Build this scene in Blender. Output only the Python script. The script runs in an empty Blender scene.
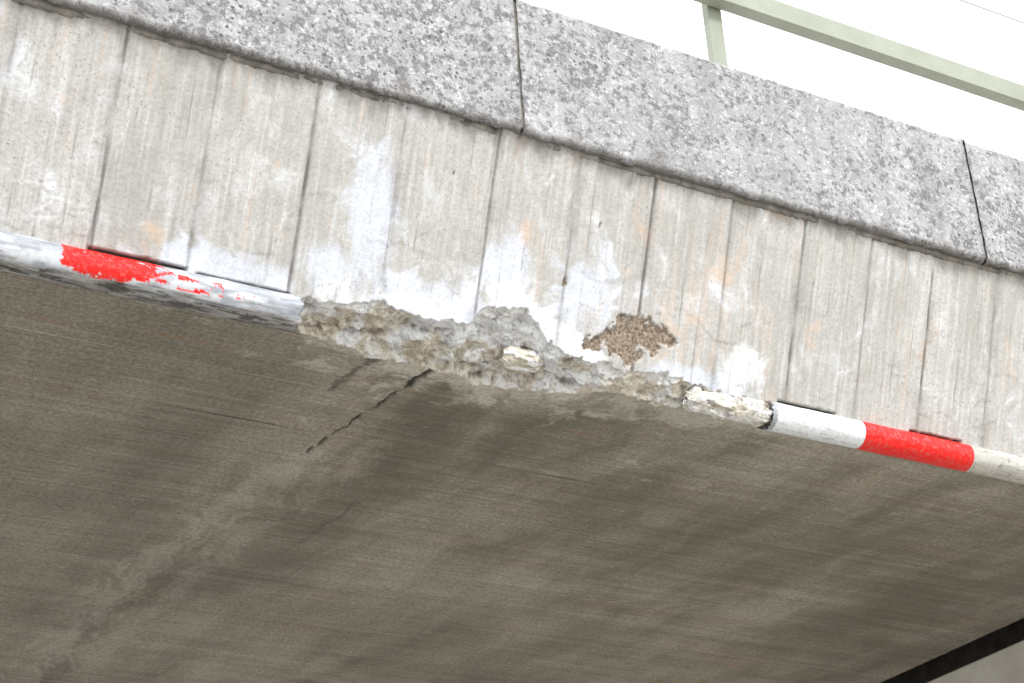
import bpy, math, numpy as np
from mathutils import Matrix, Vector
sc=bpy.context.scene
Z0=4.6      # soffit level
Y0=4.976    # arris line (edge between fascia and soffit)
TILT=0.4

# ---------------------------------------------------------------- noise
def _h(ix,iy,s):
    n=(ix.astype(np.int64)*374761393+iy.astype(np.int64)*668265263+s*1442695041)&0xffffffff
    n=((n^(n>>13))*1274126177)&0xffffffff
    n=(n^(n>>16))&0xffffffff
    return n/4294967295.0
def pn(x,y,s=0):
    ix=np.floor(x);iy=np.floor(y);fx=x-ix;fy=y-iy
    def g(dx,dy):
        a=_h(ix+dx,iy+dy,s)*2*np.pi
        return np.cos(a)*(fx-dx)+np.sin(a)*(fy-dy)
    u=fx*fx*fx*(fx*(fx*6-15)+10);v=fy*fy*fy*(fy*(fy*6-15)+10)
    return ((g(0,0)*(1-u)+g(1,0)*u)*(1-v)+(g(0,1)*(1-u)+g(1,1)*u)*v)*1.5
def fbm(x,y,o=4,s=0,p=.5):
    r=0;a=1
    for i in range(o):
        r=r+a*pn(x*2**i,y*2**i,s+i*17);a*=p
    return r
def facet(x,y,s=0):
    """angular fracture facets: each cell is a randomly tilted plane"""
    ix=np.floor(x);iy=np.floor(y);best=np.full(x.shape,9.);hv=np.zeros(x.shape);idv=np.zeros(x.shape)
    for dx in(-1,0,1):
        for dy in(-1,0,1):
            a,b=ix+dx,iy+dy
            ox=x-(a+_h(a,b,s));oy=y-(b+_h(a,b,s+5));i=_h(a,b,s+9)
            d=np.hypot(ox,oy);m=d<best
            best=np.where(m,d,best);idv=np.where(m,i,idv)
            an=_h(a,b,s+13)*2*np.pi
            hv=np.where(m,(i-.5)+.8*(np.cos(an)*ox+np.sin(an)*oy),hv)
    return hv,idv,best
def sst(a,b,x):
    t=np.clip((x-a)/(b-a),0,1);return t*t*(3-2*t)
def blob(x,y,cx,cy,rx,ry):
    return np.exp(-(((x-cx)/rx)**2+((y-cy)/ry)**2))
def pdist(x,y,pts):
    d=np.full(x.shape,9.)
    for (ax,ay),(bx,by) in zip(pts[:-1],pts[1:]):
        t=np.clip(((x-ax)*(bx-ax)+(y-ay)*(by-ay))/((bx-ax)**2+(by-ay)**2),0,1)
        d=np.minimum(d,np.hypot(x-ax-t*(bx-ax),y-ay-t*(by-ay)))
    return d

# ---------------------------------------------------------------- mesh helpers
def link(o,parent=None):
    sc.collection.objects.link(o)
    if parent: o.parent=parent
    return o
def grid(name,P,mat,parent=None,attrs=None,smooth=True,flip=False,wrap=False,mats=None,mi=None):
    n,m,_=P.shape
    me=bpy.data.meshes.new(name)
    idx=np.arange(n*m).reshape(n,m)
    if wrap: idx=np.concatenate([idx,idx[:,:1]],1)
    q=np.stack([idx[:-1,:-1],idx[1:,:-1],idx[1:,1:],idx[:-1,1:]],-1).reshape(-1,4)
    if flip:q=q[:,::-1]
    me.vertices.add(n*m);me.vertices.foreach_set("co",P.reshape(-1).astype(np.float32))
    me.loops.add(q.size);me.loops.foreach_set("vertex_index",q.reshape(-1).astype(np.int32))
    me.polygons.add(len(q));me.polygons.foreach_set("loop_start",np.arange(0,q.size,4,dtype=np.int32))
    me.update(calc_edges=True)
    me.polygons.foreach_set("use_smooth",np.full(len(q),smooth))
    for k,v in (attrs or {}).items():
        a=me.color_attributes.new(k,'FLOAT_COLOR','POINT')
        c=np.ones((n*m,4),np.float32)
        for i,ch in enumerate(v): c[:,i]=np.clip(ch,0,1).reshape(-1)
        a.data.foreach_set("color",c.reshape(-1))
    for mm in (mats or [mat]): me.materials.append(mm)
    if mi is not None:
        me.polygons.foreach_set("material_index",mi[:-1,:-1].reshape(-1).astype(np.int32))
    me.update()
    return link(bpy.data.objects.new(name,me),parent)
def box(name,x0,x1,y0,y1,z0,z1,mat,parent=None,bev=0):
    import bmesh
    bm=bmesh.new();bmesh.ops.create_cube(bm,size=1)
    for v in bm.verts:
        v.co=Vector(((x0+x1)/2+v.co.x*(x1-x0),(y0+y1)/2+v.co.y*(y1-y0),(z0+z1)/2+v.co.z*(z1-z0)))
    if bev: bmesh.ops.bevel(bm,geom=bm.edges[:],offset=bev,segments=3,affect='EDGES',profile=.5)
    me=bpy.data.meshes.new(name);bm.to_mesh(me);bm.free();me.materials.append(mat)
    return link(bpy.data.objects.new(name,me),parent)
def empty(name):
    return link(bpy.data.objects.new(name,None))

# ---------------------------------------------------------------- node helper
class NT:
    def __init__(s,name,rough=.9):
        s.m=bpy.data.materials.new(name);s.m.use_nodes=True;s.t=s.m.node_tree
        s.b=s.t.nodes['Principled BSDF'];s.b.inputs['Roughness'].default_value=rough
        s.b.inputs['Specular IOR Level'].default_value=.3
        s.co=s.t.nodes.new('ShaderNodeTexCoord').outputs['Object']
    def set(s,sock,v):
        if isinstance(v,bpy.types.NodeSocket): s.t.links.new(v,sock)
        else:
            if sock.type=='RGBA' and not hasattr(v,'__len__'): v=(v,v,v,1)
            elif sock.type=='RGBA' and len(v)==3: v=(*v,1)
            sock.default_value=v
    def map(s,sc_=(1,1,1),rot=(0,0,0),loc=(0,0,0)):
        n=s.t.nodes.new('ShaderNodeMapping');s.set(n.inputs[0],s.co)
        n.inputs['Scale'].default_value=sc_;n.inputs['Rotation'].default_value=rot;n.inputs['Location'].default_value=loc
        return n.outputs[0]
    def noise(s,scale,detail=3,rough=.55,vec=None,dist=0):
        n=s.t.nodes.new('ShaderNodeTexNoise');s.set(n.inputs['Vector'],vec or s.co)
        n.inputs['Scale'].default_value=scale;n.inputs['Detail'].default_value=detail
        n.inputs['Roughness'].default_value=rough;n.inputs['Distortion'].default_value=dist
        return n.outputs[0]
    def vor(s,scale,vec=None,out='Distance',rnd=1):
        n=s.t.nodes.new('ShaderNodeTexVoronoi');s.set(n.inputs['Vector'],vec or s.co)
        n.inputs['Scale'].default_value=scale;n.inputs['Randomness'].default_value=rnd
        return n.outputs[out]
    def rmp(s,v,a,b,c=0,d=1):
        n=s.t.nodes.new('ShaderNodeMapRange');s.set(n.inputs[0],v)
        for i,x in enumerate((a,b,c,d)): s.set(n.inputs[i+1],x)
        return n.outputs[0]
    def ma(s,op,a,b=0):
        n=s.t.nodes.new('ShaderNodeMath');n.operation=op;s.set(n.inputs[0],a);s.set(n.inputs[1],b);return n.outputs[0]
    def mix(s,f,a,b,mode='MIX'):
        n=s.t.nodes.new('ShaderNodeMix');n.data_type='RGBA';n.blend_type=mode
        s.set(n.inputs[0],f);s.set(n.inputs[6],a);s.set(n.inputs[7],b);return n.outputs[2]
    def attr(s,name):
        n=s.t.nodes.new('ShaderNodeAttribute');n.attribute_name=name
        k=s.t.nodes.new('ShaderNodeSeparateColor');s.set(k.inputs[0],n.outputs['Color']);return k.outputs
    def bump(s,h,dist=.002,strength=1,prev=None):
        n=s.t.nodes.new('ShaderNodeBump');n.inputs['Distance'].default_value=dist;n.inputs['Strength'].default_value=strength
        s.set(n.inputs['Height'],h)
        if prev:s.set(n.inputs['Normal'],prev)
        return n.outputs[0]
    def col(s,c): s.set(s.b.inputs['Base Color'],c)
    def nrm(s,n): s.set(s.b.inputs['Normal'],n)

def mat_fascia():
    t=NT("board_formed_concrete")
    med=t.noise(2.2,6,.7);fine=t.noise(85,3,.75)
    streak=t.noise(1,5,.65,vec=t.map((13,3,.6)))
    streak2=t.noise(1,3,.65,vec=t.map((60,6,1.4)))
    a1=t.attr("m1");a2=t.attr("m2");a3=t.attr("m3")
    c=t.mix(t.rmp(med,.32,.68),(.43,.42,.40),(.57,.56,.545))
    c=t.mix(t.rmp(a2[2],0,1,0,.5),c,(.36,.35,.325))           # board to board tone
    c=t.mix(t.rmp(streak,.44,.72,0,.6),c,(.36,.345,.315))
    c=t.mix(t.rmp(streak2,.50,.70,0,.5),c,(.66,.655,.64))
    c=t.mix(t.rmp(streak2,.46,.30,0,.45),c,(.33,.315,.29))
    c=t.mix(t.rmp(fine,.34,.56,.45,0),c,(.27,.255,.23))
    c=t.mix(t.ma('MULTIPLY',a2[1],.6),c,(.64,.45,.32))
    c=t.mix(t.ma('MULTIPLY',a1[1],t.rmp(fine,.35,.55,.6,.95)),c,(.61,.65,.74))
    c=t.mix(t.ma('MULTIPLY',a3[0],t.rmp(fine,.38,.55,.6,1)),c,(.78,.79,.82))
    pores=t.vor(48);pm=t.ma('MULTIPLY',t.rmp(pores,.10,.2,1,0),t.rmp(med,.48,.58))
    c=t.mix(t.ma('MULTIPLY',pm,.65),c,(.18,.165,.14))
    br=t.mix(t.rmp(fine,.38,.62),(.11,.08,.06),(.36,.29,.225))
    c=t.mix(a1[2],c,br)
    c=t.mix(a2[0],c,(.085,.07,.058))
    t.col(c);t.nrm(t.bump(t.noise(70,3,.7),.004,.6));return t.m
def mat_soffit():
    t=NT("soffit_concrete");a2=t.attr("m2");a3=t.attr("m3")
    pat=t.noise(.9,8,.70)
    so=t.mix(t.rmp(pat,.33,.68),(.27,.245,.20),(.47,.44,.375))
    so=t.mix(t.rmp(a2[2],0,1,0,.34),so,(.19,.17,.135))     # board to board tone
    so=t.mix(t.ma('MULTIPLY',a2[1],.5),so,(.14,.12,.095))    # board edges
    bl=t.noise(1,6,.72,vec=t.map((.8,11,1)));bl2=t.noise(1,4,.7,vec=t.map((1.1,60,1)));hl=t.noise(1,3,.6,vec=t.map((.6,140,1)))
    so=t.mix(t.rmp(bl,.45,.75,0,.45),so,(.21,.185,.145))
    so=t.mix(t.rmp(bl2,.50,.72,0,.35),so,(.50,.47,.40))
    so=t.mix(t.rmp(bl2,.48,.30,0,.32),so,(.18,.155,.12))
    so=t.mix(t.rmp(hl,.58,.68,0,.5),so,(.55,.51,.44))
    cr=t.noise(1,7,.70,vec=t.map((3.6,.8,1),rot=(0,0,.10)))
    so=t.mix(t.rmp(cr,.47,.75,0,.55),so,(.15,.14,.105))
    so=t.mix(t.rmp(cr,.46,.26,0,.4),so,(.48,.45,.38))
    ru=t.noise(1,5,.7,vec=t.map((1.1,42,1),loc=(3,8,0)))
    so=t.mix(t.rmp(ru,.57,.68,0,.55),so,(.42,.24,.11))
    sp=t.noise(60,5,.88);so=t.mix(t.rmp(sp,.38,.52,.6,0),so,(.13,.11,.085))
    so=t.mix(t.rmp(sp,.52,.66,0,.45),so,(.58,.55,.48))
    so=t.mix(t.ma('MULTIPLY',a3[2],t.rmp(bl2,.3,.65,1,.70)),so,(.12,.105,.08))
    so=t.mix(t.ma('MULTIPLY',a3[1],t.rmp(sp,.36,.56,.35,1)),so,(.62,.59,.52))
    so=t.mix(a2[0],so,(.03,.026,.022))
    t.col(so);t.nrm(t.bump(t.ma('ADD',t.ma('MULTIPLY',bl2,.6),sp),.006,.6));return t.m
def mat_broken():
    t=NT("fractured_concrete");a1=t.attr("m1");a2=t.attr("m2");a3=t.attr("m3")
    ag=t.vor(48,out='Color');k=t.t.nodes.new('ShaderNodeSeparateColor');t.set(k.inputs[0],ag)
    n=t.noise(9,6,.72);f=t.noise(65,4,.78)
    bc=t.mix(t.rmp(n,.38,.62),(.50,.44,.34),(.78,.74,.66))
    bc=t.mix(t.rmp(k.outputs[0],.6,.9,0,.55),bc,(.80,.78,.74))
    bc=t.mix(t.rmp(k.outputs[1],.7,.95,0,.5),bc,(.30,.25,.19))
    bc=t.mix(t.rmp(f,.36,.5,.6,0),bc,(.24,.20,.145))
    bc=t.mix(t.ma('MULTIPLY',a3[0],t.rmp(f,.34,.48)),bc,(.82,.835,.86))
    bc=t.mix(a2[0],bc,(.12,.10,.075))
    t.col(bc);t.nrm(t.bump(f,.010,.7));return t.m
def mat_coping():
    t=NT("exposed_aggregate_concrete")
    med=t.noise(1.6,5,.65)
    c=t.mix(t.rmp(t.noise(5,5,.6),.3,.7),(.29,.29,.295),(.43,.43,.435))
    sp=t.noise(32,5,.82);sp2=t.noise(60,3,.75)
    c=t.mix(t.rmp(sp2,.53,.62,0,.6),c,(.66,.66,.67))
    th=t.rmp(med,.35,.65,.435,.51)
    dk=t.rmp(t.ma('SUBTRACT',sp,th),-.03,.012,1,0)
    c=t.mix(t.ma('MULTIPLY',dk,.75),c,(.12,.115,.12))
    v=t.vor(30);pit=t.ma('MULTIPLY',t.rmp(v,.14,.24,1,0),t.rmp(med,.42,.55))
    c=t.mix(t.ma('MULTIPLY',pit,.85),c,(.07,.065,.065))
    st=t.noise(1,4,.65,vec=t.map((9,3,.8)))
    c=t.mix(t.rmp(st,.46,.75,0,.55),c,(.18,.175,.17))
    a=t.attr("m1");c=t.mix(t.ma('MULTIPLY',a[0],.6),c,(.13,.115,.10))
    t.col(c);t.nrm(t.bump(sp,.014,.8));return t.m
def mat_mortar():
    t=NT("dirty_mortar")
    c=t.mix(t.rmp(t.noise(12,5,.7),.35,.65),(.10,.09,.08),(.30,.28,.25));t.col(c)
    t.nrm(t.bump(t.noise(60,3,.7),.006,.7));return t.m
def mat_guard():
    t=NT("painted_guard_metal",.42)
    a=t.attr("m1");b=t.attr("m2")
    sc_=t.noise(1,5,.75,vec=t.map((7,70,70)))
    g=t.mix(t.rmp(sc_,.35,.65),(.24,.255,.285),(.44,.46,.50))
    c=t.mix(a[1],g,(.74,.76,.79))
    c=t.mix(b[1],c,t.mix(t.rmp(sc_,.35,.6),(.36,.345,.31),(.54,.52,.48)))
    c=t.mix(a[0],c,t.mix(t.rmp(t.noise(4,4),.3,.7),(.72,.006,.005),(.80,.014,.01)))
    c=t.mix(a[2],c,t.mix(t.rmp(sc_,.38,.62),(.09,.085,.08),(.42,.41,.40)))
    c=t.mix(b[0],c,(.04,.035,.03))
    c=t.mix(t.rmp(t.noise(60,3,.75),.36,.5,.3,0),c,(.25,.24,.23))
    t.col(c);t.set(t.b.inputs['Roughness'],t.rmp(a[2],0,1,.4,.75))
    return t.m
def mat_simple(name,c1,c2,scale,rough=.9,bs=60,bd=.004):
    t=NT(name,rough);c=t.mix(t.rmp(t.noise(scale,5,.65),.35,.65),c1,c2);t.col(c)
    if bd: t.nrm(t.bump(t.noise(bs,3,.7),bd,.6))
    return t.m
def mat_tiles():
    t=NT("concrete_paving")
    n=t.t.nodes.new('ShaderNodeTexBrick');t.set(n.inputs['Vector'],t.co);n.inputs['Scale'].default_value=1
    n.inputs['Brick Width'].default_value=.3;n.inputs['Row Height'].default_value=.3;n.inputs['Mortar Size'].default_value=.004
    n.inputs['Color1'].default_value=(.50,.48,.45,1);n.inputs['Color2'].default_value=(.44,.42,.39,1);n.inputs['Mortar'].default_value=(.15,.14,.12,1)
    c=t.mix(t.rmp(t.noise(2,4,.7),.4,.7,0,.3),n.outputs[0],(.30,.28,.25));t.col(c);return t.m
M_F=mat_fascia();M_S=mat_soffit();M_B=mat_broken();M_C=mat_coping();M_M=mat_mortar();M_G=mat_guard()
M_R=mat_simple("rail_paint",(.27,.29,.23),(.32,.34,.28),5,.5,90,0)
M_W=mat_simple("abutment_concrete",(.50,.48,.43),(.66,.64,.59),2.5)
M_D=mat_simple("joint_gap_shade",(.09,.08,.07),(.17,.155,.135),9)  # shade of the joint gap put into the backwall colour
M_PAD=mat_simple("bearing_rubber",(.20,.19,.17),(.4,.38,.35),14)
M_JB=mat_simple("joint_filler",(.16,.15,.135),(.34,.32,.29),14)
M_ROAD=mat_simple("pale_bounce_asphalt",(.16,.155,.15),(.24,.235,.22),3)  # unseen road, paled to bounce more light onto the soffit
M_KERB=mat_simple("kerb_concrete",(.42,.41,.38),(.50,.49,.46),6)
M_GR=mat_simple("gravel_and_dry_grass",(.21,.21,.14),(.36,.34,.27),.8,1,25,.03)  # out-of-view ground, lightened for bounce onto the soffit
M_PV=mat_tiles()  # paving kept light for the same bounce
M_PT=mat_simple("white_road_paint",(.7,.7,.68),(.8,.8,.78),10)

bridge=empty("concrete_bridge")

# ================================================================ fascia + arris + soffit strip
XA,XB=.5,6.9
st=.0055
xs=np.arange(XA,XB+1e-6,st)
hmax=.80
s_vals=np.concatenate([np.arange(hmax,.26,-.0065),np.arange(.26,-.34,-.0045),np.arange(-.34,-.80,-.009)])
s_vals=np.append(s_vals,-.80)
X,S=np.meshgrid(xs,s_vals,indexing='ij')
H=np.maximum(S,0);D=np.maximum(-S,0);onS=(S<0)
aX=[1.9,2.20,2.24,2.37,2.48,2.53,2.58,2.73,2.87,2.90,2.94,3.08,3.13,3.18,3.30,3.46,3.62,3.84,4.00,4.17,4.22,4.5]
aY=[0,0,.06,.065,.09,.12,.08,.08,.075,.13,.165,.18,.14,.085,.055,.055,.06,.06,.05,.04,0,0]
bX=[1.9,2.18,2.28,2.43,2.60,2.83,3.00,3.20,3.34,3.48,3.68,3.86,4.10,4.20,4.26,4.5]
bY=[0,0,.08,.12,.17,.17,.19,.17,.13,.09,.075,.07,.08,.06,0,0]
x1=xs[:,None]
act=np.clip((np.interp(x1,aX,aY)+np.interp(x1,bX,bY))/.06,0,1)
fa,_,_=facet(x1*17,x1*0+.3,41);fb,_,_=facet(x1*13,x1*0+.3,43)
a=np.interp(x1,aX,aY)+act*(.014*fa+.010*fbm(x1*14,x1*0+.3,4,3)+.004*fbm(x1*60,x1*0+.3,2,8))
b=np.interp(x1,bX,bY)+act*(.034*fb+.020*fbm(x1*11,x1*0+.7,4,5)+.008*fbm(x1*55,x1*0+.3,2,9))
a=np.maximum(a,0)+0*S;b=np.maximum(b,0)+0*S
inF=(~onS)&(H<a);inS=onS&(D<b);ins=inF|inS
L=np.maximum(a+b,1e-4)
q=np.clip(np.where(onS,(a+D)/L,(a-H)/L),0,1)
Ax=np.stack([X,Y0-TILT*a,Z0+a],-1);Bx=np.stack([X,Y0+b,Z0+0*b],-1)
chord=Ax+(Bx-Ax)*q[...,None]
cyz=np.stack([0*X,(Ax[...,2]-Bx[...,2]),(Bx[...,1]-Ax[...,1])],-1)
cyz/=np.maximum(np.linalg.norm(cyz,axis=-1,keepdims=True),1e-6)
dist_in=np.minimum(q,1-q)*L
wx=X+.012*fbm(X*12,S*12,3,2);ws=S+.012*fbm(X*12,S*12,3,4)
f1,i1,c1=facet(wx*10,ws*15,7);f2,i2,c2=facet(wx*30,ws*36,8)
dep=.008*sst(0,.008,dist_in)+sst(0,.04,dist_in)*(.008+.020*fbm(X*5,S*9,3,11,.5)+.024*f1+.010*f2+.004*fbm(X*60,S*60,2,23))
dep-=sst(0,.05,dist_in)*.006*sst(.3,.5,q)*sst(.9,.6,q)
dep=np.where(ins,dep,0)
PF=np.stack([X,Y0-TILT*H+D,Z0+H],-1)
nF=np.array([0,-.9285,-.3714]);nS=np.array([0,0,-1.])
N=np.where(onS[...,None],nS,nF)
pitch=.341;org=1.503
k=np.floor((X-org)/pitch);f=(X-org)/pitch-k
rel=np.where(onS,0,.0050*(_h(k,k*0,4)-.5)*2)
ku=(X-org)/(pitch/4)+.15*pn(S*1.5,X*0+k,31);kk=np.floor(ku)
rel=rel+np.where(onS,0,.0034*(_h(kk,kk*0,14)-.5)*2)
tone=np.clip(.55*_h(k,k*0,64)+.45*_h(kk,kk*0,65)+.25*fbm(X*3,S*3,4,66),0,1)
pf=ku-kk;plank=sst(.045,.0,np.minimum(pf,1-pf))*sst(-.1,.4,fbm(X*3,S*5,4,67))*~onS
jo=(_h(np.round((X-org)/pitch),k*0,24)-.5)*.03
dj=np.abs((X-org-jo)/pitch-np.round((X-org)/pitch))*pitch
odd=(np.round((X-org)/pitch)%2)
strong=np.where(odd==0,1.,.6)
wob=.0022*fbm(S*9,X*.5,3,6)
groove=sst(.0085,.0025,np.abs(dj+wob))*np.where(onS,0,1)*strong
groove*=np.clip(.8+.8*fbm(S*5,X*1.2,3,44),.15,1)
rel=rel-.008*groove-.0015*plank
rel+=np.where(onS,.0025*fbm(X*1.5,S*30,4,51),.0022*fbm(X*6,S*5,4,52)+.0030*fbm(X*30,S*1.3,3,53))
slot=np.zeros_like(X)
for (p0,p1,h0,h1) in [(1.50,1.845,.056,.072),(1.86,2.20,.054,.062),(4.20,4.49,.050,.064),(4.86,5.14,.050,.062),(5.55,5.9,.05,.062)]:
    hh=h0+.003*fbm(X*15,X*0,3);slot=np.maximum(slot,sst(0,.02,X-p0)*sst(0,.02,p1-X)*sst(hh-.003,hh,H)*sst(h1+.003,h1,H+.004*pn(X*18,X*0,8)))
rel-=.022*slot
ang=(X-3.53)/.155;an2=(H-.165-.22*(X-3.53))/.068
pr=np.sqrt(ang**2+an2**2)+.55*fbm(X*12+S*5,H*13-X*3,6,71,.62)
brown=np.where(onS,0,sst(1.04,.90,pr))
for (cx,ch,rx,rh) in [(3.22,.30,.012,.016),(2.72,.56,.006,.008),(3.34,.52,.006,.010)]:
    brown=np.maximum(brown,np.where(onS,0,sst(1,.8,np.hypot((X-cx)/rx,(H-ch)/rh)+.6*fbm(X*40,H*40,3,72))))
rel=rel+brown*.007*groove
rel-=.008*brown*(1+.35*fbm(X*30,H*30,3,73))
rep=sst(.0,.04,fbm(X*3.2,H*4,5,81)+.9*blob(X,H,3.15,.12,.45,.2)-.3)*np.where(onS,0,1)*sst(.55,.35,H)
rel+=.0020*rep
P=np.where(ins[...,None],chord+cyz*dep[...,None],PF+N*rel[...,None])
# domain-warped noises (no lattice look)
qx=X+.08*fbm(X*4,S*4,3,301);qs=S+.08*fbm(X*4+9,S*4,3,302)
n1=fbm(qx*6.1+qs*2.3,qs*5.2-qx*1.7,6,91,.62)
n0=fbm(qx*21,qs*7+qx*2,5,92,.6)
white=.0*X
def W(cx,ch,rx,rh,amp=1.,top=.85,lo=.25,hi=.85):
    return top*sst(lo,hi,amp*blob(X,H,cx,ch,rx,rh)+.36*n1+.2*n0)
for p in [(2.45,.33,.11,.30,1.),(2.75,.10,.45,.11,1.),(2.97,.28,.10,.17,1.05),(1.95,.08,.30,.09,1.05),(3.85,.07,.30,.05,1.),(3.3,.28,.18,.18,.9),(2.3,.15,.12,.12,.9)]:
    white=np.maximum(white,W(*p))
white*=~onS
w2=.85*sst(.30,.8,1.1*blob(X,H,4.04,.16,.11,.10)+.4*n1+.2*n0)
w2=np.maximum(w2,sst(.35,.55,1.15*blob(X,H+.25*(X-3.3),3.27,.09,.17,.055)+.3*n1))
w2=np.maximum(w2,.9*sst(.3,.65,1.0*blob(X,H,3.00,.17,.14,.08)+.45*n1))
w2=np.maximum(w2,.8*sst(.3,.7,.9*blob(X,H,2.6,.1,.28,.06)+.45*fbm(qx*12,qs*12,4,93)))
w2=np.maximum(w2,.22*sst(.0,.9,n1+.4*n0))
w2=np.where(onS,0,w2)
w2=np.where(ins,.95*sst(-.15,.3,fbm(qx*6,qs*7,4,95)+.7*blob(X,S,2.95,.03,.25,.08)-.1+.6*sst(.0,.1,S)),w2)
orange=.8*sst(.1,.7,fbm(qx*5,qs*4,5,97,.6)+.85*blob(X,H,3.72,.33,.12,.20)+.9*blob(X,H,3.05,.40,.08,.10)+.6*blob(X,H,3.3,.2,.1,.08)-.55)
orange=np.maximum(orange,.3*sst(.1,.5,fbm(X*30,H*2,3,98)+.5*blob(X,H,3.8,.3,.3,.4)-.38))*~onS
dark=np.maximum(groove*.75,slot)  # gap shadow in the slots painted dark over their recess, beside the board joints
dark=np.maximum(dark,.4*plank)
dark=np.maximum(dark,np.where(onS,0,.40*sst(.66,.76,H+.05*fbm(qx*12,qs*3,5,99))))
dark=np.maximum(dark,.22*sst(.045,0,dj)*sst(-.1,.5,fbm(X*2,H*5,3,100)+.1)*~onS)*(1-.9*brown)
def soffit_boards(X,D):
    u=D/.115+.06*fbm(X*.6,D*2,3,401);kb=np.floor(u);fr=u-kb
    seg=np.floor(X/2.6+_h(kb,kb*0,402)*3)
    tn=_h(kb,seg,403)
    ed=sst(.055,.0,np.minimum(fr,1-fr))*sst(-.15,.45,fbm(X*1.6,D*6,5,404,.6))
    return np.clip(tn+.3*fbm(X*2,D*9,4,405),0,1),ed
def soffit_masks(X,D):
    qx=X+.12*fbm(X*2.3,D*2.1,3,301);qd=D+.12*fbm(X*2.3+9,D*2.2,3,302)
    cr1=[(2.83,.15),(2.79,.38),(2.76,.55),(2.74,.72),(2.70,1.04)]
    cr2=[(2.60,.17),(2.57,.30),(2.56,.46)];cr3=[(3.10,1.32),(3.05,1.85)]
    wx=X+.014*fbm(X*9,D*9,5,101);wd=D+.012*fbm(X*9+7,D*9,4,102)
    d1=pdist(wx,wd,cr1);d2=pdist(wx,wd,cr2);d3=pdist(wx,wd,cr3)
    w=.0065*(.5+.9*sst(1.1,.2,D))*(.7+.9*fbm(X*3,D*12,3,103))
    crack=.9*sst(1.6,.6,d1/np.maximum(w,.001))
    smear=.7*sst(.022,.003,d2+.018*fbm(X*30,D*30,3,104))+.4*sst(.012,.003,d3+.008*fbm(X*30,D*30,3,105))
    n=fbm(qx*2.2+qd*.5,qd*.9,7,111,.66)+.3*fbm(X*1.2,D*16,4,112)
    def st_(cx,cd,rx,rd,t,a=.75): return t*sst(-.1,1.05,a*blob(X,D,cx,cd,rx,rd)+.5*n)
    damp_dark=0*X
    for p in [(3.12,.65,.30,.60,.95,.95),(3.75,.8,.95,.40,.75),(2.98,2.0,.30,1.0,.75,.8),(2.15,1.0,.30,.9,.5),(5.2,1.2,1.2,.9,.75,.8),(6.2,1.3,.7,1.4,.75,.85),(4.6,2.6,.8,.8,.45),(2.3,2.2,.12,1.2,.5)]:  # damp stains; the right-hand blobs darken the soffit towards the abutment
        damp_dark=np.maximum(damp_dark,st_(*p))
    path=[(2.70,1.02),(2.61,1.40),(2.57,2.24),(2.53,3.4),(2.5,5)]
    dp=pdist(X,D,path);lime=.34*sst(.14,.0,dp+.12*fbm(qx*12,qd*3,7,113,.72)+.02)*sst(.5,1.1,D)
    lime=np.maximum(lime,.2*sst(.06,0,pdist(X,D,[(2.95,.9),(2.80,2.0),(2.75,3.8)])+.09*fbm(qx*14,qd*3,6,114,.7)))
    damp_dark=np.maximum(damp_dark,.42*sst(.07,.0,np.abs(pdist(X-.09,D,path))+.09*fbm(qx*12,qd*2.5,7,129,.7))*sst(.9,1.6,D))
    return crack,smear,damp_dark,lime
crack,smear,damp_dark,lime=soffit_masks(X,D)
btone,bedge=soffit_boards(X,D)
dust=.9*sst(.25,.95,blob(X,D,3.0,.16,.70,.17)+.45*fbm(qx*6,qs*8,6,131,.68))
dust=np.maximum(dust,.6*sst(.35,.9,blob(X,D,3.9,.10,.6,.09)+.4*fbm(qx*6,qs*8,5,132,.6)))
dust=np.maximum(dust,lime)
dark=np.where(onS,np.maximum(crack*(~ins),np.maximum(smear*.8,0)),dark)
dark=np.where(ins,.75*sst(.016,.040,dep)*sst(-.3,.3,fbm(X*20,S*20,3,133)),dark)
damp_dark=damp_dark*sst(.0,.25,D)
P[...,2]+=np.where(onS&~ins,.012*crack,0)
mi=np.where(ins,2,np.where(onS,1,0))
grid("fascia_and_arris",P,None,bridge,{"m1":[ins*1.,white,brown],"m2":[dark,np.where(onS,bedge,orange),np.where(onS,btone,tone)],"m3":[w2,dust,damp_dark]},flip=True,mats=[M_F,M_S,M_B],mi=mi)

xs2=np.arange(XA,XB-.1+1e-6,.012);ds=np.concatenate([np.arange(.80,2.2,.009),np.arange(2.2,4.4,.014),np.arange(4.4,9.01,.1)])
X2,D2=np.meshgrid(xs2,ds,indexing='ij')
cr,sm,da,li=soffit_masks(X2,D2);bt,be=soffit_boards(X2,D2)
P2=np.stack([X2,Y0+D2,Z0+.012*cr+.0025*fbm(X2*1.5,D2*30,3,51)],-1)
z=0*X2
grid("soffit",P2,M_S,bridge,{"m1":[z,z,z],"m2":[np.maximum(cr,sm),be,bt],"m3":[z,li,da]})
def plain(name,x0,x1,so,n=60):
    xx=np.linspace(x0,x1,n)
    yy=np.linspace(0,9,60) if so else np.linspace(0,.8,12)
    A,B=np.meshgrid(xx,yy,indexing='ij');z=0*A
    if so: Pq=np.stack([A,Y0+B,Z0+z],-1)
    else: Pq=np.stack([A,Y0-TILT*B,Z0+B],-1)
    grid(name,Pq,M_S if so else M_F,bridge,{"m1":[z,z,z],"m2":[z,z,z+.4],"m3":[z,z,z]},flip=(not so))
plain("soffit_far",-9,XA,True);plain("fascia_far",-10,XA,False);plain("fascia_end",XB,10,False)

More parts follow.
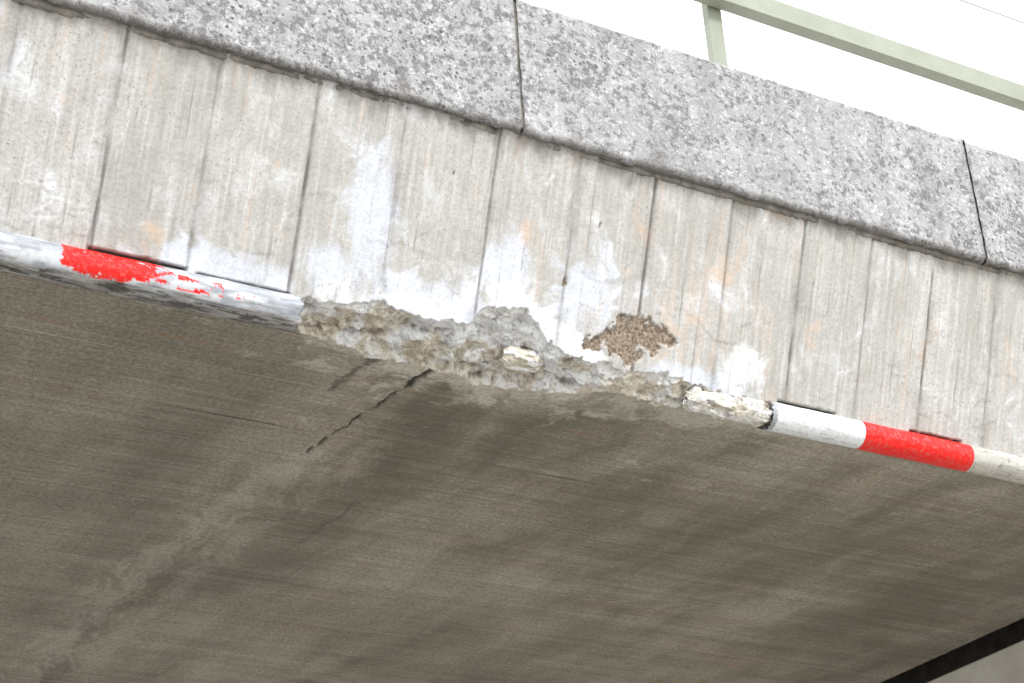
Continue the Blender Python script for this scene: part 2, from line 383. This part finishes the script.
# ================================================================ mortar bed + coping stones
def sweep(name,x0,x1,prof,mat,amp,seed,step=.008,dens=.008,rag=None,attr=True,fr=14):
    pts=[np.array(p,float) for p in prof];out=[]
    for i in range(len(pts)-1):
        n=max(1,int(np.linalg.norm(pts[i+1]-pts[i])/dens))
        for j in range(n): out.append(pts[i]+(pts[i+1]-pts[i])*j/n)
    out.append(pts[-1])
    Q=np.array(out);sl=np.concatenate([[0],np.cumsum(np.linalg.norm(np.diff(Q,axis=0),axis=1))])
    xx=np.linspace(x0,x1,max(3,round((x1-x0)/step)))
    Xg,Sg=np.meshgrid(xx,sl,indexing='ij')
    tang=np.gradient(Q,axis=0);nr=np.stack([tang[:,1],-tang[:,0]],-1);nr/=np.linalg.norm(nr,axis=1,keepdims=True)
    dd=amp*fbm(Xg*fr+seed,Sg*fr,4,seed)+amp*.6*fbm(Xg*60+seed,Sg*60,2,seed+3)
    e=np.minimum(Xg-x0,x1-Xg)
    if attr: dd-=.007*sst(.012,0,e+.005*fbm(Xg*0+seed,Sg*20,4,seed+5))
    if rag is not None:
        w=np.exp(-((Sg-rag)/.014)**2);dd-=w*np.maximum(0,.034*fbm(Xg*9+seed,Sg*0,6,seed+7,.6))
    Pg=np.stack([Xg,Q[None,:,0]+nr[None,:,0]*dd,Q[None,:,1]+nr[None,:,1]*dd],-1)
    at=None
    if attr:
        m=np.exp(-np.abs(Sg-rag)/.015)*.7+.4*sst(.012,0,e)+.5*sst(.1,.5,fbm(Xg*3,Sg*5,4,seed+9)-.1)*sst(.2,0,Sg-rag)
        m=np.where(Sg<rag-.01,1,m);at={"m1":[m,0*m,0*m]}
    return grid(name,Pg,mat,bridge,at,flip=True)
YC=4.644;ZC=Z0+.745;ZT=Z0+1.337
joints=[-9.99,-7.8,-5.61,-3.42,-1.24,.76,2.95,5.139,7.33,9.5]
prof=[(YC+.36,ZC),(YC+.012,ZC),(YC,ZC+.014),(YC,ZT-.012),(YC+.012,ZT),(YC+.40,ZT+.01),(YC+.40,ZC+.1)]
for i in range(len(joints)-1):
    det=joints[i+1]>.5 and joints[i]<6
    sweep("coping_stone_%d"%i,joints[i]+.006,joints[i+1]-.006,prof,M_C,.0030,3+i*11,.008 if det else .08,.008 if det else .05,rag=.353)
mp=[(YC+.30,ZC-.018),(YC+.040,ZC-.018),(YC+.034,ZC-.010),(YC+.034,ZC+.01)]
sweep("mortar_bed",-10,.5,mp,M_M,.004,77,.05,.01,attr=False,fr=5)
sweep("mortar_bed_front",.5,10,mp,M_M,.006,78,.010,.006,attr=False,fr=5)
box("joint_backing",-9.9,9.4,YC+.008,YC+.30,ZC+.012,ZT-.02,M_JB,bridge)
box("deck_slab",-11,11,YC+.42,Y0+9.2,Z0+.35,Z0+1.15,M_W,bridge)
box("deck_body",-9,6.79,YC+.62,Y0+9.0,Z0+.05,Z0+.35,M_W,bridge)
# ================================================================ abutments
def abut(name,xf,xb,xg):
    box(name+"_wall",min(xf,xb),max(xf,xb),Y0+.02,Y0+9,-.2,Z0-.09,M_W,bridge,.01)
    box(name+"_backwall",min(xg,xb),max(xg,xb),Y0+.03,Y0+8.98,Z0-.09,Z0+.34,M_D,bridge)
abut("abutment_right",6.83,8.4,7.25);abut("abutment_left",-9.03,-10.6,-9.4)
for i,yy in enumerate(np.arange(.9,8.8,.35)):
    box("bearing_pad_%d"%i,6.98,7.06,Y0+yy,Y0+yy+.05,Z0-.088,Z0-.03,M_PAD,bridge,.008)
box("wing_wall_right",6.85,10.5,Y0-.05,Y0+.015,-.2,Z0-.02,M_W,bridge);box("wing_wall_left",-10.6,-9.05,Y0-.05,Y0+.015,-.2,Z0-.02,M_W,bridge)

# ================================================================ guard strips on the arris
def guard(name,x0,x1,kind,rad=.056,seed=0):
    xx=np.arange(x0,x1+1e-6,.004);th=np.linspace(0,2*np.pi,72,endpoint=False)
    Xg,T=np.meshgrid(xx,th,indexing='ij')
    r=rad+.0012*fbm(Xg*6,np.cos(T)*2+3,3,seed+1)
    if kind=='left':
        r=r-.012*np.maximum(0,fbm(Xg*3,np.cos(T-1.2)*2,4,seed+4))*sst(1.4,.3,np.abs(T-1.5))-.010*sst(.10,0,x1-Xg)*np.maximum(0,np.sin(T*3))
    jag=.018*fbm(T*1.5+seed,T*0,3,seed+2)
    Xj=Xg+jag*(sst(.08,0,x1-Xg) if kind=='left' else sst(.08,0,Xg-x0))
    cy,cz=Y0+.018,Z0+.014
    Pq=np.stack([Xj,cy-r*np.cos(T),cz-r*np.sin(T)],-1)
    n=fbm(Xg*9,T*1.6,5,seed+11);n2=fbm(Xg*26,T*2.4,4,seed+12)
    deg=np.degrees(T);e_=np.where(deg>180,deg-360,deg)
    z=0*Xg
    if kind=='left':
        n3=fbm(Xg*12,T*2,5,seed+15,.6)
        red=(Xg>1.42+.008*n2)&(Xg<1.74+.09*n3)&(e_<44+22*n3-34*sst(1.62,1.78,Xg))&(n3<.85)
        red|=(Xg>1.80)&(Xg<1.955)&(n3>.02+.25*sst(1.85,1.96,Xg))&(e_<34)&(e_>-20)
        red|=(np.abs(Xg-2.03+.002*n2)<.03)&(np.abs(e_-12)<8+15*n3)
        scr=sst(.05,.45,(e_-34)/50+.6*fbm(Xg*4,T*5,5,seed+21,.6))
        wht=.55*sst(-.1,.6,n-.05+.8*sst(26,0,np.abs(e_-30))*(Xg<1.95))
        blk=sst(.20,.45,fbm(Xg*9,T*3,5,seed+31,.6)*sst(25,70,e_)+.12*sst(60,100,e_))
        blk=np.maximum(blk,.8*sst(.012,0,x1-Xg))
        return grid(name,Pq,M_G,None,{"m1":[red*1.,wht*(1-scr),scr*(1-red)],"m2":[blk*.8*(1-red),z,z]},wrap=True)
    else:
        red=(Xg>4.615)&(Xg<5.175);wht=(Xg>4.19)&(Xg<=4.615);con=sst(5.175,5.18,Xg)
        scr=.4*sst(.35,.6,fbm(Xg*10,T*5,4,seed+22)+.2*sst(60,90,e_))*(1-con)*(1-red)
        blk=sst(.5,.6,n2)*sst(4.9,5.0,Xg)*(1-red)
        return grid(name,Pq,M_G,None,{"m1":[red*1.,wht*1.,scr],"m2":[blk*.5,con,z]},wrap=True)
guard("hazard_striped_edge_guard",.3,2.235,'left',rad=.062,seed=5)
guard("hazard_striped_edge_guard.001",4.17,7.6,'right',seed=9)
def haunch(name,x0,x1,rad,seed,oy=.024,oz=.020,cut=.016,wh=.7):
    xx=np.arange(x0,x1+1e-6,.004);th=np.linspace(-.9,2.6,70)
    Xg,T=np.meshgrid(xx,th,indexing='ij')
    e=np.minimum(Xg-x0,x1-Xg)
    f1,_,_=facet(Xg*22,T*1.6,seed)
    r=rad*(.5+.5*sst(0,.04,e+.02*fbm(Xg*20,T,3,seed)))+.004*fbm(Xg*14,T*1.3,4,seed)-cut*sst(.0,.3,fbm(Xg*7,T*1.2,4,seed+2))*(1+.5*f1)
    Pq=np.stack([Xg,Y0+oy-r*np.cos(T),Z0+oz-r*np.sin(T)],-1)
    z=0*Xg
    grid(name,Pq,M_B,bridge,{"m1":[z+1,z,z],"m2":[.35*sst(.3,.5,fbm(Xg*20,T*3,3,seed+6)),z,z],"m3":[wh*sst(-.3,.3,fbm(Xg*6,T,3,seed+7)),z,z]})
haunch("haunch_remnant",3.80,4.19,.052,41)
haunch("haunch_shard",3.04,3.20,.040,47,.055,.050,.004,.9)

# ================================================================ railing
rail=empty("bridge_railing");YR=4.90
for i,xp in enumerate(4.15+2.4*np.arange(-6,3)):
    box("post_%d"%i,xp-.036,xp+.036,YR+.052,YR+.092,ZT-.02,ZT+1.12,M_R,rail,.004)
    box("base_plate_%d"%i,xp-.07,xp+.07,YR+.01,YR+.13,ZT+.008,ZT+.02,M_R,rail,.003)
box("mid_rail",-10,10,YR,YR+.05,ZT+.585,ZT+.685,M_R,rail,.006)
box("mid_rail_lip",-10,10,YR-.016,YR+.046,ZT+.566,ZT+.583,M_R,rail,.003)
box("top_wire",-10,10,YR+.02,YR+.026,ZT+1.10,ZT+1.106,M_R,rail,.002)
box("far_rail",-10,10,Y0+8.9,Y0+8.95,ZT+.5,ZT+.6,M_R,rail,.006)

# ================================================================ ground
def sheet(name,x0,x1,y0,y1,z,mat):
    me=bpy.data.meshes.new(name);me.from_pydata([(x0,y0,z),(x1,y0,z),(x1,y1,z),(x0,y1,z)],[],[(0,1,2,3)]);me.materials.append(mat)
    return link(bpy.data.objects.new(name,me))
sheet("ground",-600,600,-600,600,0,M_GR)
sheet("road",-5.5,1.5,-150,150,.004,M_ROAD)
mk=empty("lane_markings")
for i,yy in enumerate(np.arange(-60,60,4)):
    o=sheet("dash_%d"%i,-2.06,-1.94,yy,yy+1.5,.008,M_PT);o.parent=mk
box("kerb",1.5,1.62,-150,150,-.05,.13,M_KERB,None,.012);box("kerb.001",-5.62,-5.5,-150,150,-.05,.13,M_KERB,None,.012)
box("pavement",1.62,6.83,-150,150,-.05,.12,M_PV);box("pavement.001",-9.03,-5.62,-150,150,-.05,.12,M_PV)

# ================================================================ camera, light
cam=bpy.data.cameras.new("Camera");co=bpy.data.objects.new("Camera",cam);sc.collection.objects.link(co)
R=Vector((.8657,-.4975,-.0554)).normalized();B=Vector((-.4628,-.7537,-.4666)).normalized();Uv=B.cross(R).normalized();R=Uv.cross(B)
m=Matrix((R,Uv,B)).transposed().to_4x4();m.translation=(0,0,1.6);co.matrix_world=m
cam.sensor_width=36;cam.lens=36*1871/1024;cam.clip_end=3000;cam.clip_start=.05;sc.camera=co
w=bpy.data.worlds.new("World");sc.world=w;w.use_nodes=True;nt=w.node_tree
bg=nt.nodes['Background'];sky=nt.nodes.new('ShaderNodeTexSky');sky.sky_type='NISHITA';sky.sun_disc=False
sunv=Vector((-.30,-.75,.70)).normalized()
sky.sun_elevation=math.asin(sunv.z);sky.sun_rotation=math.atan2(sunv.x,sunv.y)
mx=nt.nodes.new('ShaderNodeMix');mx.data_type='RGBA';mx.inputs[0].default_value=.85
nt.links.new(sky.outputs[0],mx.inputs[6]);mx.inputs[7].default_value=(21.2,21.5,22.2,1)
nt.links.new(mx.outputs[2],bg.inputs[0]);bg.inputs[1].default_value=.12
sl=bpy.data.lights.new("Sun",'SUN');sl.energy=2.9;sl.angle=math.radians(12);sl.color=(1,.98,.955)
so=bpy.data.objects.new("Sun",sl);sc.collection.objects.link(so);so.rotation_euler=sunv.to_track_quat('Z','Y').to_euler()
sc.view_settings.view_transform='Standard';sc.view_settings.look='None';sc.view_settings.exposure=0
